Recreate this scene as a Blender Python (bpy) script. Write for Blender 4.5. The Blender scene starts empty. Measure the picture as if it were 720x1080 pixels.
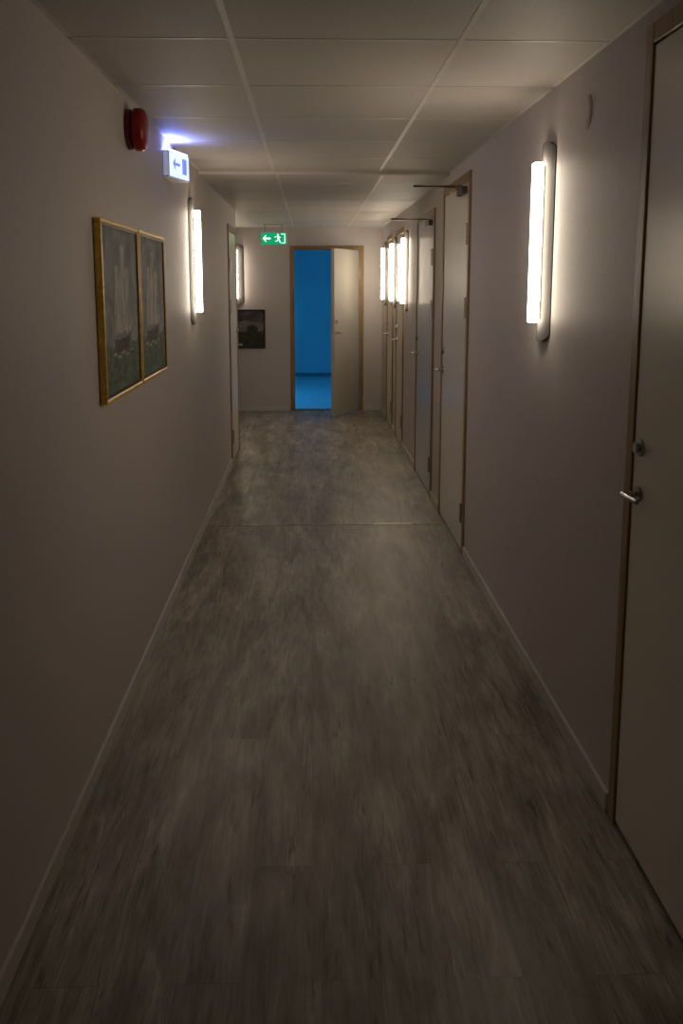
import bpy, bmesh, math, random
from mathutils import Vector, Matrix
random.seed(4)
S = bpy.context.scene
COL = S.collection
XL, XR, YF = -0.715, 0.91, 12.25
ZC, ZC2, YS = 2.32, 2.30, 6.4

# ---------------------------------------------------------------- materials
def newmat(name):
    m = bpy.data.materials.new(name); m.use_nodes = True
    nt = m.node_tree
    return m, nt, nt.nodes["Principled BSDF"]

def ramp(nt, stops, interp='LINEAR'):
    r = nt.nodes.new("ShaderNodeValToRGB"); r.color_ramp.interpolation = interp
    els = r.color_ramp.elements
    while len(els) < len(stops): els.new(0.5)
    for e, (p, c) in zip(els, stops):
        e.position = p; e.color = (*c, 1)
    return r

def noisy(name, c1, c2, scale=(8, 8, 8), rough=0.6, metal=0.0, bump=0.05, detail=4, spec=0.5, nscale=1.0, dist=0.0):
    m, nt, b = newmat(name)
    tc = nt.nodes.new("ShaderNodeTexCoord")
    mp = nt.nodes.new("ShaderNodeMapping"); mp.inputs["Scale"].default_value = scale
    n = nt.nodes.new("ShaderNodeTexNoise"); n.inputs["Scale"].default_value = nscale; n.inputs["Detail"].default_value = detail
    n.inputs["Distortion"].default_value = dist
    r = ramp(nt, [(0.3, c1), (0.7, c2)])
    nt.links.new(tc.outputs["Object"], mp.inputs[0]); nt.links.new(mp.outputs[0], n.inputs["Vector"])
    nt.links.new(n.outputs["Fac"], r.inputs[0]); nt.links.new(r.outputs[0], b.inputs["Base Color"])
    b.inputs["Roughness"].default_value = rough; b.inputs["Metallic"].default_value = metal
    b.inputs["Specular IOR Level"].default_value = spec
    if bump:
        bp = nt.nodes.new("ShaderNodeBump"); bp.inputs["Strength"].default_value = bump; bp.inputs["Distance"].default_value = 0.004
        nt.links.new(n.outputs["Fac"], bp.inputs["Height"]); nt.links.new(bp.outputs[0], b.inputs["Normal"])
    return m

def emis(name, col, strength, base=(0.8, 0.8, 0.8)):
    m, nt, b = newmat(name)
    b.inputs["Base Color"].default_value = (*base, 1)
    b.inputs["Emission Color"].default_value = (*col, 1)
    b.inputs["Emission Strength"].default_value = strength
    b.inputs["Roughness"].default_value = 0.4
    return m

WALL = noisy("painted_plaster", (0.605, 0.555, 0.54), (0.645, 0.595, 0.58), (60, 60, 60), 0.55, bump=0.08, spec=0.35)
CEIL = noisy("ceiling_tile", (0.57, 0.53, 0.485), (0.63, 0.59, 0.54), (90, 90, 90), 0.6, bump=0.15)
GRID = noisy("grid_metal", (0.66, 0.63, 0.58), (0.74, 0.70, 0.64), (10, 10, 10), 0.45, bump=0)
BASE = noisy("baseboard_paint", (0.62, 0.585, 0.55), (0.70, 0.665, 0.62), (10, 3, 10), 0.4, bump=0.03)
DOOR = noisy("door_laminate", (0.82, 0.78, 0.68), (0.84, 0.80, 0.70), (3, 3, 3), 0.25, bump=0)
DOORB = noisy("door_laminate_blue_reflection", (0.60, 0.65, 0.70), (0.64, 0.69, 0.74), (3, 3, 3), 0.2, bump=0)  # bluish reflection on the glossy leaf, put into its base colour
DOORD = noisy("greyish_door_laminate", (0.50, 0.475, 0.42), (0.54, 0.51, 0.45), (3, 3, 3), 0.35, bump=0)
FRAME = noisy("oak_frame", (0.27, 0.165, 0.065), (0.40, 0.255, 0.108), (60, 60, 3), 0.4, bump=0.06)
STEEL = noisy("brushed_steel", (0.36, 0.35, 0.34), (0.52, 0.50, 0.48), (6, 6, 120), 0.32, 1.0, bump=0.02)
PLATE = noisy("lamp_plate_metal", (0.12, 0.115, 0.11), (0.16, 0.152, 0.145), (3, 3, 3), 0.7, 0.0, bump=0.0, spec=0.2)
DARKM = noisy("dark_metal", (0.06, 0.05, 0.045), (0.11, 0.09, 0.08), (20, 20, 20), 0.4, 0.6, bump=0)
ROOMB = noisy("blue_grey_baseboard_paint", (0.14, 0.17, 0.19), (0.18, 0.21, 0.23), (20, 20, 20), 0.4, bump=0)
JOINT = noisy("worn_joint_metal", (0.07, 0.06, 0.05), (0.65, 0.58, 0.48), (18, 60, 60), 0.35, 0.4, bump=0.1)
GLINT = noisy("joint_metal_painted_glint", (0.75, 0.70, 0.60), (0.92, 0.87, 0.77), (18, 60, 60), 0.4, 0.3, bump=0.1)  # paler metal colour paints the glint on one piece of the strip
RED = noisy("red_plastic", (0.28, 0.010, 0.010), (0.36, 0.016, 0.014), (20, 20, 20), 0.3, bump=0)
DRED = noisy("dark_red_plastic", (0.16, 0.008, 0.008), (0.20, 0.012, 0.01), (20, 20, 20), 0.45, bump=0)
WHITEP = noisy("white_plastic", (0.62, 0.6, 0.57), (0.68, 0.66, 0.62), (10, 10, 10), 0.4, bump=0)
GOLD = noisy("gilded_wood", (0.70, 0.42, 0.05), (0.98, 0.66, 0.13), (40, 40, 40), 0.35, 0.25, bump=0.1)
DARKW = noisy("dark_frame_wood", (0.02, 0.014, 0.01), (0.045, 0.03, 0.02), (30, 30, 30), 0.4, bump=0.1)
TUBE = emis("opal_diffuser_lit", (1.0, 0.845, 0.65), 22.5)
GREEN = emis("green_sign_lit", (0.0, 0.36, 0.17), 0.8, (0.0, 0.3, 0.1))
SIGNW = emis("white_pictogram_lit", (0.75, 1.0, 0.85), 1.2)
BLUEL = emis("cold_emergency_lens", (0.20, 0.26, 1.0), 24.0)
BLUEF = emis("cold_sign_face", (0.40, 0.50, 1.0), 1.8)
BLUEE = emis("cold_sign_edge", (0.45, 0.52, 0.9), 0.30)
BLUEP = emis("faint_blue_pictogram", (0.20, 0.28, 0.95), 0.9, (0.1, 0.12, 0.4))
DUSK = emis("dusk_window_pane", (0.018, 0.30, 0.73), 9.5, (0.1, 0.2, 0.4))
SAIL = noisy("painted_sail", (0.26, 0.26, 0.24), (0.58, 0.555, 0.48), (12, 16, 12), 0.6, bump=0.05, detail=8, dist=1.0)
HULL = noisy("painted_hull", (0.03, 0.028, 0.022), (0.11, 0.085, 0.06), (30, 30, 30), 0.6, bump=0.05)
SEA = noisy("painted_sea", (0.035, 0.060, 0.038), (0.17, 0.23, 0.155), (10, 10, 38), 0.6, bump=0.1, detail=8, dist=0.8)
SKY = noisy("painted_sky", (0.10, 0.12, 0.14), (0.32, 0.34, 0.34), (6, 5, 7), 0.6, bump=0.05, detail=8, dist=1.2)
LANDS = noisy("painted_dark_sky", (0.03, 0.034, 0.036), (0.12, 0.12, 0.115), (8, 8, 12), 0.6, bump=0.05)
LANDB = noisy("painted_pale_band", (0.13, 0.125, 0.11), (0.27, 0.26, 0.22), (12, 12, 50), 0.6, bump=0.05)
LANDG = noisy("painted_meadow", (0.015, 0.02, 0.012), (0.06, 0.07, 0.04), (10, 10, 40), 0.6, bump=0.05)
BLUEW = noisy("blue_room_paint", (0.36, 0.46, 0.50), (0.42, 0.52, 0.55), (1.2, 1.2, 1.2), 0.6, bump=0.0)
BLUEFL = noisy("light_paled_room_floor", (0.66, 0.72, 0.78), (0.78, 0.82, 0.86), (30, 2, 2), 0.22, bump=0.03)  # room floor made paler, its colour carries the bright patch of blue light

def floor_mat():
    m, nt, b = newmat("washed_oak_planks"); L = nt.links.new; N = nt.nodes.new
    tc = N("ShaderNodeTexCoord"); sp = N("ShaderNodeSeparateXYZ"); L(tc.outputs["Object"], sp.inputs[0])
    cb = N("ShaderNodeCombineXYZ"); L(sp.outputs["Y"], cb.inputs["X"]); L(sp.outputs["X"], cb.inputs["Y"])
    br = N("ShaderNodeTexBrick"); L(cb.outputs[0], br.inputs["Vector"])
    br.offset = 0.37; br.offset_frequency = 2
    br.inputs["Scale"].default_value = 1.0
    br.inputs["Brick Width"].default_value = 1.22; br.inputs["Row Height"].default_value = 0.165
    br.inputs["Mortar Size"].default_value = 0.0009; br.inputs["Mortar Smooth"].default_value = 0.3
    br.inputs["Color1"].default_value = (0, 0, 0, 1); br.inputs["Color2"].default_value = (1, 1, 1, 1)
    br.inputs["Mortar"].default_value = (0.5, 0.5, 0.5, 1)
    def M(op, a, bb, c=None):
        n = N("ShaderNodeMath"); n.operation = op
        for i, v in enumerate((a, bb, c)):
            if v is None: continue
            if isinstance(v, (int, float)): n.inputs[i].default_value = v
            else: L(v, n.inputs[i])
        return n.outputs[0]
    off = M('MULTIPLY', br.outputs["Color"], 6.0)
    def nz(sx, sy, detail, dist=0.0, rough=0.5, zo=0.0, o=True):
        c = N("ShaderNodeCombineXYZ"); L(M('MULTIPLY', sp.outputs["X"], sx), c.inputs[0]); L(M('MULTIPLY', sp.outputs["Y"], sy), c.inputs[1])
        if o: L(M('ADD', off, zo), c.inputs[2])
        else: c.inputs[2].default_value = zo
        n = N("ShaderNodeTexNoise"); n.inputs["Scale"].default_value = 1; n.inputs["Detail"].default_value = detail
        n.inputs["Roughness"].default_value = rough
        n.inputs["Distortion"].default_value = dist; L(c.outputs[0], n.inputs["Vector"]); return n.outputs["Fac"]
    big = nz(7, 1.6, 6, 0.7, 0.6, 1.0, False); mid = nz(30, 3.2, 9, 0.7, 0.72, 3.3); grain = nz(150, 5.0, 8, 0.2, 0.7, 7.7)
    s = M('MULTIPLY_ADD', big, 0.40, M('MULTIPLY_ADD', mid, 0.36, M('MULTIPLY', grain, 0.24)))
    s = M('MULTIPLY_ADD', br.outputs["Color"], 0.04, M('SUBTRACT', s, 0.02))
    r = ramp(nt, [(0.37, (0.130, 0.106, 0.080)), (0.45, (0.235, 0.204, 0.163)), (0.53, (0.370, 0.337, 0.285)), (0.63, (0.63, 0.59, 0.52))])
    L(s, r.inputs[0])
    st = nz(38, 3.2, 9, 1.0, 0.7, 21.0)
    sr = ramp(nt, [(0.57, (1, 1, 1)), (0.66, (0.44, 0.38, 0.31))]); L(st, sr.inputs[0])
    m2 = N("ShaderNodeMixRGB"); m2.blend_type = 'MULTIPLY'; m2.inputs["Fac"].default_value = 1
    L(r.outputs[0], m2.inputs["Color1"]); L(sr.outputs[0], m2.inputs["Color2"])
    mx = N("ShaderNodeMixRGB"); mx.blend_type = 'MULTIPLY'; mx.inputs["Color2"].default_value = (0.55, 0.5, 0.45, 1)
    L(br.outputs["Fac"], mx.inputs["Fac"]); L(m2.outputs[0], mx.inputs["Color1"]); L(mx.outputs[0], b.inputs["Base Color"])
    rr = N("ShaderNodeMapRange"); rr.inputs["To Min"].default_value = 0.34; rr.inputs["To Max"].default_value = 0.56
    L(mid, rr.inputs["Value"]); L(rr.outputs[0], b.inputs["Roughness"])
    b.inputs["Specular IOR Level"].default_value = 0.45
    bp = N("ShaderNodeBump"); bp.inputs["Strength"].default_value = 0.12; bp.inputs["Distance"].default_value = 0.003
    L(s, bp.inputs["Height"]); L(bp.outputs[0], b.inputs["Normal"])
    return m
FLOOR = floor_mat()

# ---------------------------------------------------------------- mesh helpers
def box(bm, x0, x1, y0, y1, z0, z1, mi=0):
    vs = [bm.verts.new((x, y, z)) for x in (x0, x1) for y in (y0, y1) for z in (z0, z1)]
    for f in ((0, 1, 3, 2), (4, 6, 7, 5), (0, 4, 5, 1), (2, 3, 7, 6), (0, 2, 6, 4), (1, 5, 7, 3)):
        fc = bm.faces.new([vs[i] for i in f]); fc.material_index = mi

def cyl(bm, c, r, d, axis='Y', seg=24, r2=None):
    R = {'X': Matrix.Rotation(math.pi/2, 4, 'Y'), 'Y': Matrix.Rotation(-math.pi/2, 4, 'X'), 'Z': Matrix.Identity(4)}[axis]
    M = Matrix.Translation(c) @ R @ Matrix.Translation((0, 0, d/2))
    bmesh.ops.create_cone(bm, cap_ends=True, segments=seg, radius1=r, radius2=r if r2 is None else r2, depth=abs(d), matrix=M)

def prism(bm, pts, mapf, d0, d1, mi=0):
    a = [bm.verts.new(mapf(u, v, d0)) for u, v in pts]; b = [bm.verts.new(mapf(u, v, d1)) for u, v in pts]
    n = len(pts)
    fs = [bm.faces.new(a), bm.faces.new(b[::-1])]
    for i in range(n):
        fs.append(bm.faces.new([a[i], b[i], b[(i+1) % n], a[(i+1) % n]]))
    for f in fs: f.material_index = mi

def mk(name, bm, mats, parent=None, loc=(0, 0, 0), bevel=0.0, smooth=False, label=None, recalc=True):
    if recalc: bmesh.ops.recalc_face_normals(bm, faces=bm.faces)
    me = bpy.data.meshes.new(name); bm.to_mesh(me); bm.free()
    if not isinstance(mats, (list, tuple)): mats = [mats]
    for m in mats: me.materials.append(m)
    o = bpy.data.objects.new(name, me); COL.objects.link(o); o.location = loc
    if parent: o.parent = parent
    if bevel:
        md = o.modifiers.new("bevel", 'BEVEL'); md.width = bevel; md.segments = 2; md.limit_method = 'ANGLE'
    if smooth:
        for p in me.polygons: p.use_smooth = True
        md = o.modifiers.new("es", 'EDGE_SPLIT'); md.split_angle = math.radians(40)
    if label: o["label"] = label
    return o

def empty(name, loc, rotz=0.0, parent=None):
    e = bpy.data.objects.new(name, None); COL.objects.link(e); e.location = loc; e.rotation_euler = (0, 0, rotz)
    e.empty_display_size = 0.1
    if parent: e.parent = parent
    return e

def struct(o, label, cat):
    o["kind"] = "structure"; o["label"] = label; o["category"] = cat; return o
def thing(o, label, cat, group=None):
    o["label"] = label; o["category"] = cat
    if group: o["group"] = group
    return o

# ---------------------------------------------------------------- shell
bm = bmesh.new()
box(bm, -2.8, XR+0.12, -2.2, YF+0.06, -0.1, 0.0, 0)
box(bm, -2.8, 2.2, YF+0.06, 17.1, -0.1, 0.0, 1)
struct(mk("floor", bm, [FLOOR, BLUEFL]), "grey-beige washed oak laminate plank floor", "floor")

bm = bmesh.new()
box(bm, XL-0.12, XR+0.12, -2.2, YS, ZC, ZC+0.14)
box(bm, -2.8, XR+0.12, YS, YF, ZC2, ZC+0.14)
box(bm, -2.8, 2.2, YF+0.12, 17.1, ZC+0.0, ZC+0.14)
struct(mk("ceiling", bm, CEIL), "suspended ceiling of pale square acoustic tiles", "ceiling")

TW = 0.685
GT = 0.0012
bm = bmesh.new()
gx = [-0.23, -0.23+TW]
y0 = 3.02
for x in gx:
    box(bm, x-0.009, x+0.009, -2.08, YS-0.002, ZC-0.0015, ZC-0.0002)
n = -7
while y0+TW*n < YS-0.05:
    yy = y0+TW*n
    if yy > -2.0:
        for xa, xb in ((XL+0.002, gx[0]-0.009), (gx[0]+0.009, gx[1]-0.009), (gx[1]+0.009, XR-0.002)):
            box(bm, xa, xb, yy-0.009, yy+0.009, ZC-GT, ZC-0.0002)
    n += 1
box(bm, XL, XL+0.016, -2.08, YS-0.002, ZC-GT, ZC-0.0002)
box(bm, XR-0.016, XR, -2.08, YS-0.002, ZC-GT, ZC-0.0002)
struct(mk("trim_1", bm, GRID), "slim pale metal grid holding the ceiling tiles", "ceiling grid")
bm = bmesh.new()
for x in (-0.23+0.02, -0.23+TW+0.02):
    box(bm, x-0.010, x+0.010, YS+0.002, YF-0.002, ZC2-0.002, ZC2-0.0002)
yy = YS+0.55
while yy < YF-0.1:
    for xa, xb in ((XL+0.002, -0.220), (-0.200, 0.465), (0.485, XR-0.002)):
        box(bm, xa, xb, yy-0.009, yy+0.009, ZC2-GT, ZC2-0.0002)
    yy += TW
struct(mk("trim_2", bm, GRID), "slim pale metal grid of the lower ceiling section", "ceiling grid")

def wall_y(name, x0, x1, ya, yb, h, openings, label):
    bm = bmesh.new(); y = ya
    for (a, b, zt) in sorted(openings):
        box(bm, x0, x1, y, a, 0, h); box(bm, x0, x1, a, b, zt, h); y = b
    if yb > y: box(bm, x0, x1, y, yb, 0, h)
    return struct(mk(name, bm, WALL), label, "wall")

D_R = [(1.62, 2.67, 2.275), (5.52, 6.62, 2.235), (7.08, 8.22, 2.15), (9.38, 10.16, 2.15), (10.58, 11.38, 2.15)]
D_L = [(8.50, 9.40, 2.12)]
wall_y("wall_right", XR, XR+0.12, -2.2, YF, ZC, D_R, "off-white painted wall with oak-framed doors")
wall_y("wall_left", XL-0.12, XL, -2.2, 9.50, ZC, D_L, "off-white painted wall with gold-framed paintings")
bm = bmesh.new()
FX0, FX1, FZ = -0.255, 0.675, 2.08
box(bm, -2.8, FX0, YF, YF+0.12, 0, ZC); box(bm, FX1, 2.2, YF, YF+0.12, 0, ZC); box(bm, FX0, FX1, YF, YF+0.12, FZ, ZC)
struct(mk("wall_far", bm, WALL), "off-white end wall around an open doorway", "wall")
bm = bmesh.new(); box(bm, XL-0.12, XR+0.12, -2.32, -2.2, 0, ZC)
struct(mk("wall_back", bm, WALL), "off-white painted wall closing the corridor", "wall")
bm = bmesh.new(); box(bm, -2.8, XL-0.12, 9.38, 9.50, 0, ZC2); box(bm, -2.92, -2.8, 9.38, YF, 0, ZC2)
struct(mk("wall_alcove", bm, WALL), "off-white walls of the side passage", "wall")
bm = bmesh.new()
box(bm, -1.8, 2.2, 16.95, 17.07, 0, ZC); box(bm, -1.92, -1.8, YF+0.12, 17.07, 0, ZC); box(bm, 2.08, 2.2, YF+0.12, 16.95, 0, ZC)
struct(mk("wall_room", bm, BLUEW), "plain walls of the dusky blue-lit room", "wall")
w = empty("window_1", (-1.8, 13.6, 0.15)); struct(w, "low white framed window glowing with blue dusk light", "window")
bm = bmesh.new(); box(bm, 0.001, 0.012, -1.0, 1.0, 0, 1.0); mk("window_pane", bm, DUSK, w)
bm = bmesh.new()
for a in ((-1.06, -1.0, -0.06, 1.06), (1.0, 1.06, -0.06, 1.06), (-1.0, 1.0, -0.06, 0), (-1.0, 1.0, 1.0, 1.06), (-0.02, 0.02, 0.0, 1.0)):
    box(bm, 0.013 if a[1]-a[0] < 0.05 else 0.001, 0.03, *a)
mk("window_frame", bm, WHITEP, w)

def bb_y(name, xa, xb, segs, label):
    bm = bmesh.new()
    for a, b in segs: box(bm, xa, xb, a, b, 0, 0.062)
    struct(mk(name, bm, BASE, bevel=0.003), label, "baseboard")
bb_y("baseboard_right", XR-0.013, XR, [(-2.2, 1.60), (2.69, 5.50), (6.64, 7.06), (8.24, 9.36), (10.18, 10.56), (11.40, YF)], "pale painted baseboard between the doors")
bb_y("baseboard_left", XL, XL+0.013, [(-2.2, 8.48)], "pale painted baseboard along the floor")
bm = bmesh.new(); box(bm, -2.8, FX0-0.02, YF-0.013, YF, 0, 0.062); box(bm, FX1+0.02, XR-0.014, YF-0.013, YF, 0, 0.062)
struct(mk("baseboard_far", bm, BASE, bevel=0.003), "pale painted baseboard on the end wall", "baseboard")
bm = bmesh.new(); box(bm, -1.8, 2.08, 16.935, 16.949, 0, 0.06)
struct(mk("baseboard_room", bm, ROOMB), "blue-grey baseboard of the blue-lit room", "baseboard")
bm = bmesh.new(); box(bm, XL+0.014, 0.42, 6.283, 6.307, 0.0, 0.003, 0); box(bm, 0.421, 0.68, 6.281, 6.313, 0.0, 0.004, 1); box(bm, 0.681, XR-0.014, 6.283, 6.307, 0.0, 0.003, 0)
struct(mk("trim_3", bm, [JOINT, GLINT]), "thin worn metal joint strip with a painted glint crossing the plank floor", "floor strip")

# ---------------------------------------------------------------- doors
def door(name, loc, rotz, w, h, hinge_at_zero, label, fw=0.055, closer=False, angle=0.0, both=False, lockz=1.16, lmat=None):
    lmat = lmat or DOOR
    root = empty(name, loc, rotz); struct(root, label, "door")
    bm = bmesh.new()
    y0, y1 = -0.115, 0.012
    box(bm, 0, fw, y0, y1, 0, h); box(bm, w-fw, w, y0, y1, 0, h); box(bm, fw, w-fw, y0, y1, h-fw, h)
    mk("door_frame", bm, FRAME, root, bevel=0.004, label="muted golden oak door frame")
    bm = bmesh.new(); box(bm, fw, w-fw, -0.11, 0.0, 0.0, 0.012)
    mk("threshold", bm, FRAME, root, bevel=0.002)
    lw = w-2*fw-0.004
    sgn = 1 if hinge_at_zero else -1
    px = fw+0.002 if hinge_at_zero else w-fw-0.002
    bm = bmesh.new(); xs = sorted((0, sgn*lw)); box(bm, xs[0], xs[1], -0.042, 0.0, 0.016, h-fw-0.004)
    leaf = mk("leaf", bm, lmat, root, loc=(px, 0.006, 0), bevel=0.002)
    leaf.rotation_euler = (0, 0, sgn*angle)
    hx = sgn*(lw-0.055)
    for side in ((1, -1) if both else (1,)):
        yo = 0.0 if side > 0 else -0.042
        bm = bmesh.new()
        cyl(bm, (hx, yo if side > 0 else yo-0.008, 1.03), 0.023, 0.008, 'Y')
        cyl(bm, (hx, yo if side > 0 else yo-0.050, 1.03), 0.008, 0.050, 'Y', 16)
        pts = []
        for i in range(9):
            t = i/8; pts.append((hx - sgn*0.105*t, yo+side*(0.048 - 0.006*t*t)))
        rings = []
        for i, (px_, py_) in enumerate(pts):
            rr = 0.0075 if i < 7 else 0.0065
            rings.append([bm.verts.new((px_, py_+rr*math.cos(k*math.pi/5), 1.03+rr*math.sin(k*math.pi/5))) for k in range(10)])
        for a, b in zip(rings, rings[1:]):
            for k in range(10): bm.faces.new([a[k], a[(k+1) % 10], b[(k+1) % 10], b[k]])
        bm.faces.new(rings[0]); bm.faces.new(rings[-1][::-1])
        mk("handle", bm, STEEL, leaf, smooth=True, label="brushed steel lever handle")
        bm = bmesh.new()
        cyl(bm, (hx, yo if side > 0 else yo-0.008, lockz), 0.025, 0.008, 'Y', 28)
        cyl(bm, (hx, yo if side > 0 else yo-0.020, lockz), 0.015, 0.020, 'Y', 24)
        mk("lock", bm, STEEL, leaf, smooth=True, label="round silver lock cylinder")
    for hz in (0.25, h*0.5+0.35, h-0.35):
        bm = bmesh.new(); cyl(bm, (px, 0.014, hz-0.06), 0.011, 0.12, 'Z', 12)
        mk("hinge", bm, STEEL, root, smooth=True, label="steel barrel hinge")
    if closer:
        cz = h-fw-0.045
        bm = bmesh.new(); a, b = sorted((sgn*0.06, sgn*0.28)); box(bm, a, b, 0.0, 0.03, cz-0.02, cz+0.022)
        mk("door_closer", bm, DARKM, leaf, bevel=0.004, label="dark surface-mounted door closer")
        bm = bmesh.new(); x0 = sgn*0.10
        prism(bm, [(x0-0.008, 0.02), (x0+0.008, 0.02), (x0+sgn*0.06+0.008, 0.30), (x0+sgn*0.06-0.008, 0.30)], lambda u, v, d: (u, v, d), cz+0.023, cz+0.030)
        prism(bm, [(x0+sgn*0.06-0.006, 0.288), (x0+sgn*0.06+0.006, 0.302), (sgn*0.28+0.008, 0.02), (sgn*0.28-0.008, 0.02)], lambda u, v, d: (u, v, d), cz+0.030, cz+0.036)
        mk("closer_arm", bm, DARKM, leaf, bevel=0.002)
    return root

R90 = math.pi/2
a, b, z = D_R[0]; door("door_1", (XR, a, 0), R90, b-a, z, True, "cream door in oak frame with steel lever handle")
a, b, z = D_R[1]; door("door_2", (XR, a, 0), R90, b-a, z, True, "pale glossy door in oak frame with door closer", closer=True)
a, b, z = D_R[2]; door("door_3", (XR, a, 0), R90, b-a, z, True, "pale door with a painted bluish reflection in oak frame with door closer", closer=True, lmat=DOORB)
a, b, z = D_R[3]; door("door_4", (XR, a, 0), R90, b-a, z, True, "narrow pale door in oak frame between wall lamps")
a, b, z = D_R[4]; door("door_7", (XR, a, 0), R90, b-a, z, True, "narrow pale door in oak frame near the end wall")
a, b, z = D_L[0]; door("door_5", (XL, b, 0), -R90, b-a, z, False, "pale door in oak frame beside the side passage")
door("door_6", (FX1, YF, 0), math.pi, FX1-FX0, FZ, True, "grey-beige door standing open onto a dusky blue room", angle=math.radians(66), both=True, lmat=DOORD)

# ---------------------------------------------------------------- wall lamps
def lamp_master():
    root = empty("wall_lamp", (0, 0, 0))
    bm = bmesh.new()
    W, H, NU = 0.105, 0.375, 20
    fr_t, fr_b, bk_t, bk_b = [], [], [], []
    for i in range(NU+1):
        u = -W+2*W*i/NU; q = u/W
        xx = 0.003+0.017*(1-q*q); hh = H-0.030*q*q
        fr_t.append(bm.verts.new((xx, u, hh))); fr_b.append(bm.verts.new((xx, u, -hh)))
        bk_t.append(bm.verts.new((0, u, hh))); bk_b.append(bm.verts.new((0, u, -hh)))
    for i in range(NU):
        bm.faces.new([fr_b[i], fr_b[i+1], fr_t[i+1], fr_t[i]]); bm.faces.new([bk_b[i], bk_t[i], bk_t[i+1], bk_b[i+1]])
        bm.faces.new([fr_t[i], fr_t[i+1], bk_t[i+1], bk_t[i]]); bm.faces.new([fr_b[i], bk_b[i], bk_b[i+1], fr_b[i+1]])
    bm.faces.new([fr_b[0], fr_t[0], bk_t[0], bk_b[0]]); bm.faces.new([fr_b[-1], bk_b[-1], bk_t[-1], fr_t[-1]])
    mk("back_plate", bm, PLATE, root, smooth=True, label="broad thin bowed grey metal back plate")
    bm = bmesh.new()
    box(bm, 0.026, 0.060, -0.027, 0.027, -0.300, 0.300)
    mk("diffuser", bm, TUBE, root, bevel=0.003, label="slim flat-faced glowing opal diffuser")
    bm = bmesh.new()
    box(bm, 0.0185, 0.026, -0.022, 0.022, -0.29, 0.29)
    mk("bracket", bm, PLATE, root)
    return root
LM = lamp_master()
def place_lamp(loc, rotz, label, first=False):
    if first: r = LM
    else:
        r = LM.copy(); COL.objects.link(r)
        for ch in list(LM.children):
            c = ch.copy(); COL.objects.link(c); c.parent = r
    r.location = loc; r.rotation_euler = (0, 0, rotz)
    thing(r, label, "wall lamp", "vertical corridor wall lamps")
LZ = 1.755
place_lamp((XR, 3.74, LZ), math.pi, "tall glowing strip wall lamp with bowed metal back plate", True)
place_lamp((XL, 5.90, LZ-0.02), 0, "tall glowing strip wall lamp beyond the gold-framed paintings")
place_lamp((XR, 9.10, LZ-0.03), math.pi, "glowing strip wall lamp after the second oak-framed door pair")
place_lamp((XR, 10.37, LZ-0.03), math.pi, "glowing strip wall lamp before the narrow door")
place_lamp((XR, 11.65, LZ-0.03), math.pi, "glowing strip wall lamp beside the end wall")
place_lamp((-0.935, YF, LZ-0.03), -R90, "glowing strip wall lamp above the dark landscape picture")

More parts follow.
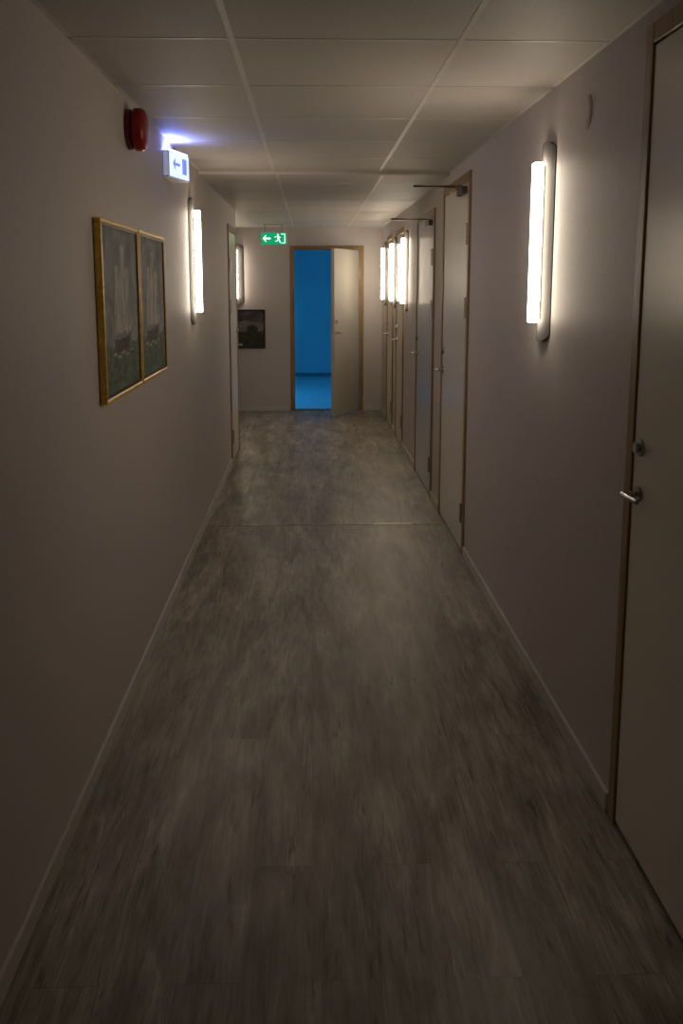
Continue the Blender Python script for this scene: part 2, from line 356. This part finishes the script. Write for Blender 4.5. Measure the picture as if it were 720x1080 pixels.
# ---------------------------------------------------------------- paintings
def painting(name, loc, rotz, w, h, label, ship=0, fmat=GOLD, fw=0.016):
    root = empty(name, loc, rotz); thing(root, label, "painting")
    bm = bmesh.new()
    for (ya, yb, za, zb) in ((0, w, 0, fw), (0, w, h-fw, h), (0, fw, fw, h-fw), (w-fw, w, fw, h-fw)):
        box(bm, 0.0, 0.026, ya, yb, za, zb)
    mk("picture_frame", bm, fmat, root, bevel=0.004)
    bm = bmesh.new()
    for (ya, yb, za, zb) in ((fw, w-fw, fw, fw+0.009), (fw, w-fw, h-fw-0.009, h-fw), (fw, fw+0.009, fw+0.009, h-fw-0.009), (w-fw-0.009, w-fw, fw+0.009, h-fw-0.009)):
        box(bm, 0.004, 0.022, ya, yb, za, zb)
    mk("inner_liner", bm, DARKW if fmat is GOLD else fmat, root)
    f2 = fw+0.0092
    bm = bmesh.new()
    hz = fw+(h-2*fw)*(0.30 if ship else 0.45)
    box(bm, 0.004, 0.018, f2, w-f2, f2, h-f2, 0)
    def F(pts, mi, d):
        f = bm.faces.new([bm.verts.new((0.018+d*0.0002, u, v)) for u, v in pts]); f.material_index = mi
        f.normal_update()
        if f.normal.x < 0: f.normal_flip()
    N = 30; top = []
    for i in range(N+1):
        t = i/N; top.append((f2+(w-2*f2)*t, hz+0.012*math.sin(t*19+ship)+0.006*math.sin(t*47)))
    if not ship:
        F([(f2, hz-0.01), (w-f2, hz-0.01), (w-f2, hz+0.10), (w*0.6, hz+0.13), (w*0.3, hz+0.10), (f2, hz+0.12)], 1, 1)
    F([(f2, f2), (w-f2, f2)] + top[::-1], 1 if ship else 2, 2)
    if ship:
        cx = w*(0.50 if ship == 1 else 0.46); s = h*0.98
        def P(pts, mi, d): F([(cx+u*s, hz+v*s) for u, v in pts], mi, d)
        def rough(pts, seed, amp=0.012, sub=4):
            rnd = random.Random(seed); out = []
            for (a, b), (c, d) in zip(pts, pts[1:]+pts[:1]):
                for k in range(sub):
                    t = k/sub; out.append((a+(c-a)*t+rnd.uniform(-amp, amp), b+(d-b)*t+rnd.uniform(-amp, amp)))
            return out
        P(rough([(-0.26, 0.035), (-0.20, -0.045), (0.18, -0.05), (0.25, 0.055), (0.13, 0.03), (-0.1, 0.02)], 3+ship, 0.008), 3, 3)
        for j, (mx, mh, ws) in enumerate(((-0.14, 0.46, 0.095), (0.03, 0.58, 0.115), (0.18, 0.44, 0.08))):
            P(rough([(mx-ws, 0.05), (mx, 0.07), (mx+ws*1.05, 0.06), (mx+ws*0.95, mh*0.45), (mx+ws*0.55, mh), (mx-ws*0.45, mh*0.98), (mx-ws*0.9, mh*0.5)], j*7+ship, 0.012), 2, 4+j*0.4)
            P(rough([(mx+ws*0.55, 0.08), (mx+ws*0.98, 0.08), (mx+ws*0.85, mh*0.5), (mx+ws*0.55, mh*0.9), (mx+ws*0.5, mh*0.5)], j*11+ship, 0.008), 0, 4.2+j*0.4)
        P(rough([(0.24, 0.05), (0.33, 0.10), (0.20, 0.34)], 5, 0.008), 2, 3.8)
        for k in range(5):
            u0 = -0.26+0.13*k; v0 = -0.06-0.02*(k % 2)
            P(rough([(u0-0.07, v0), (u0, v0-0.008), (u0+0.07, v0), (u0, v0+0.012)], k+20*ship, 0.004), 2, 5+k*0.2)
    else:
        F([(w*0.62, hz-0.01), (w*0.85, hz), (w*0.84, hz+0.05), (w*0.74, hz+0.08), (w*0.63, hz+0.05)], 2, 3)
    mk("canvas", bm, [SKY, SEA, SAIL, HULL] if ship else [LANDS, LANDB, LANDG], root, recalc=False)
    return root
painting("painting", (XL+0.001, 3.255, 1.195), 0, 0.70, 0.625, "gold-framed seascape painting of a grey sailing ship", 1)
painting("painting", (XL+0.001, 3.975, 1.195), 0, 0.68, 0.625, "gold-framed seascape painting beside its matching neighbour", 2)
painting("painting", (-1.19, YF-0.001, 0.80), -R90, 0.62, 0.49, "dark landscape picture in thin dark frame on end wall", 0, DARKW, 0.016)

# ---------------------------------------------------------------- fire alarm sounder
r = empty("fire_alarm", (XL, 3.95, 2.200)); thing(r, "red wall-mounted fire alarm sounder near the ceiling", "fire alarm")
bm = bmesh.new(); cyl(bm, (0.0, 0, 0), 0.076, 0.022, 'X', 32); mk("mounting_base", bm, DRED, r, bevel=0.004, smooth=False)
bm = bmesh.new(); cyl(bm, (0.022, 0, 0), 0.068, 0.010, 'X', 32); mk("collar", bm, DRED, r, smooth=True)
bm = bmesh.new()
prof = [(0.032, 0.081), (0.056, 0.081), (0.068, 0.075), (0.076, 0.060), (0.078, 0.03)]
rings = [[bm.verts.new((x, q*math.cos(k*math.tau/32), q*math.sin(k*math.tau/32))) for k in range(32)] for x, q in prof]
for p, q in zip(rings, rings[1:]):
    for k in range(32): bm.faces.new([p[k], p[(k+1) % 32], q[(k+1) % 32], q[k]])
bm.faces.new(rings[0]); bm.faces.new(rings[-1][::-1])
mk("horn_body", bm, RED, r, smooth=True)

# ---------------------------------------------------------------- emergency light
r = empty("emergency_light", (XL, 4.86, 2.205)); thing(r, "thin white emergency sign box glowing cold blue", "emergency light")
fx, fy, bx = 0.062, 0.26, 0.030
bm = bmesh.new(); prism(bm, [(0, 0), (bx, 0), (bx+fx, fy), (bx+fx, fy+0.03), (0, fy+0.03)], lambda u, v, d: (u, v, d), -0.085, 0.042)
mk("housing", bm, WHITEP, r, bevel=0.004)
bm = bmesh.new(); box(bm, 0.004, bx-0.003, -0.0045, -0.0005, -0.078, 0.036)
mk("end_panel", bm, BLUEE, r, label="dim translucent end panel")
fl = math.hypot(fx, fy); nx, ny = fy/fl, -fx/fl
def FP(t, z, off): return (bx+fx*t+nx*off, fy*t+ny*off, z)
bm = bmesh.new(); prism(bm, [(0.03, -0.080), (0.97, -0.080), (0.97, 0.037), (0.03, 0.037)], FP, 0.0008, 0.006)
mk("sign_face", bm, BLUEF, r, label="glowing blue-white angled sign face")
bm = bmesh.new()
for pts in ([(0.14, -0.018), (0.26, 0.012), (0.26, -0.011), (0.50, -0.011), (0.50, -0.025), (0.26, -0.025), (0.26, -0.048)],
            [(0.62, -0.058), (0.84, -0.058), (0.84, 0.018), (0.62, 0.018)]):
    prism(bm, pts, FP, 0.0062, 0.0072)
mk("pictogram", bm, BLUEP, r)
bm = bmesh.new(); prism(bm, [(0.008, 0.008), (bx-0.004, 0.008), (bx+fx-0.006, fy), (bx+fx-0.006, fy+0.024), (0.008, fy+0.024)], lambda u, v, d: (u, v, d), 0.0425, 0.050)
mk("lens", bm, BLUEL, r)

# ---------------------------------------------------------------- exit sign
r = empty("exit_sign", (-0.425, 11.55, ZC2)); thing(r, "green illuminated exit sign with arrow and running figure", "exit sign")
OZ = 2.245-ZC2
bm = bmesh.new(); box(bm, -0.155, 0.155, -0.02, 0.02, OZ-0.185, OZ-0.04); mk("housing", bm, WHITEP, r, bevel=0.003)
bm = bmesh.new(); box(bm, -0.150, 0.150, -0.0245, -0.0205, OZ-0.180, OZ-0.045); mk("sign_face", bm, GREEN, r)
bm = bmesh.new()
for x in (-0.1, 0.1): cyl(bm, (x, 0, OZ-0.045), 0.006, 0.045-OZ, 'Z', 10)
box(bm, -0.12, 0.12, -0.015, 0.015, -0.006, 0.0)
mk("hanger", bm, STEEL, r)
mf = lambda u, v, d: (u, d, v)
bm = bmesh.new(); C = -0.112+OZ
def Q(pts): prism(bm, [(u, C+v) for u, v in pts], mf, -0.0265, -0.0248)
Q([(-0.13, 0), (-0.095, 0.038), (-0.082, 0.038), (-0.105, 0.010), (-0.035, 0.010), (-0.035, -0.010), (-0.105, -0.010), (-0.082, -0.038), (-0.095, -0.038)])
Q([(0.085, -0.055), (0.135, -0.055), (0.135, 0.055), (0.085, 0.055), (0.085, 0.047), (0.125, 0.047), (0.125, -0.047), (0.085, -0.047)])
Q([(0.048+0.011*math.cos(k*math.tau/12), 0.042+0.011*math.sin(k*math.tau/12)) for k in range(12)])
Q([(0.038, 0.028), (0.060, 0.030), (0.066, -0.006), (0.048, -0.010)])
Q([(0.052, -0.008), (0.066, -0.006), (0.084, -0.046), (0.072, -0.050)])
Q([(0.048, -0.006), (0.060, -0.012), (0.044, -0.032), (0.018, -0.036), (0.018, -0.027), (0.038, -0.024)])
Q([(0.040, 0.028), (0.036, 0.020), (0.012, 0.010), (0.006, 0.018)])
Q([(0.058, 0.028), (0.060, 0.018), (0.080, 0.006), (0.084, 0.013)])
mk("pictogram", bm, SIGNW, r)

# ---------------------------------------------------------------- wall disc
r = empty("wall_cover", (XR, 3.25, 2.155)); thing(r, "round white blank cover plate near the ceiling", "cover plate")
bm = bmesh.new(); cyl(bm, (-0.004, 0, 0), 0.055, 0.004, 'X', 36); cyl(bm, (-0.006, 0, 0), 0.045, 0.002, 'X', 30); mk("disc", bm, WALL, r, smooth=True)

# ---------------------------------------------------------------- world, camera
wd = bpy.data.worlds.new("World"); S.world = wd; wd.use_nodes = True
wd.node_tree.nodes["Background"].inputs[0].default_value = (0.02, 0.03, 0.05, 1)
wd.node_tree.nodes["Background"].inputs[1].default_value = 0.2
S.view_settings.view_transform = 'Standard'

cam = bpy.data.cameras.new("Camera"); co = bpy.data.objects.new("Camera", cam); COL.objects.link(co)
cam.sensor_fit = 'VERTICAL'; cam.sensor_height = 24; cam.lens = 24*1010/1080
cam.shift_y = -66/1080
cam.clip_start = 0.02
co.location = (0, 0, 1.6)
co.rotation_euler = (math.radians(90-9.77), 0, math.radians(-1.845))
S.camera = co
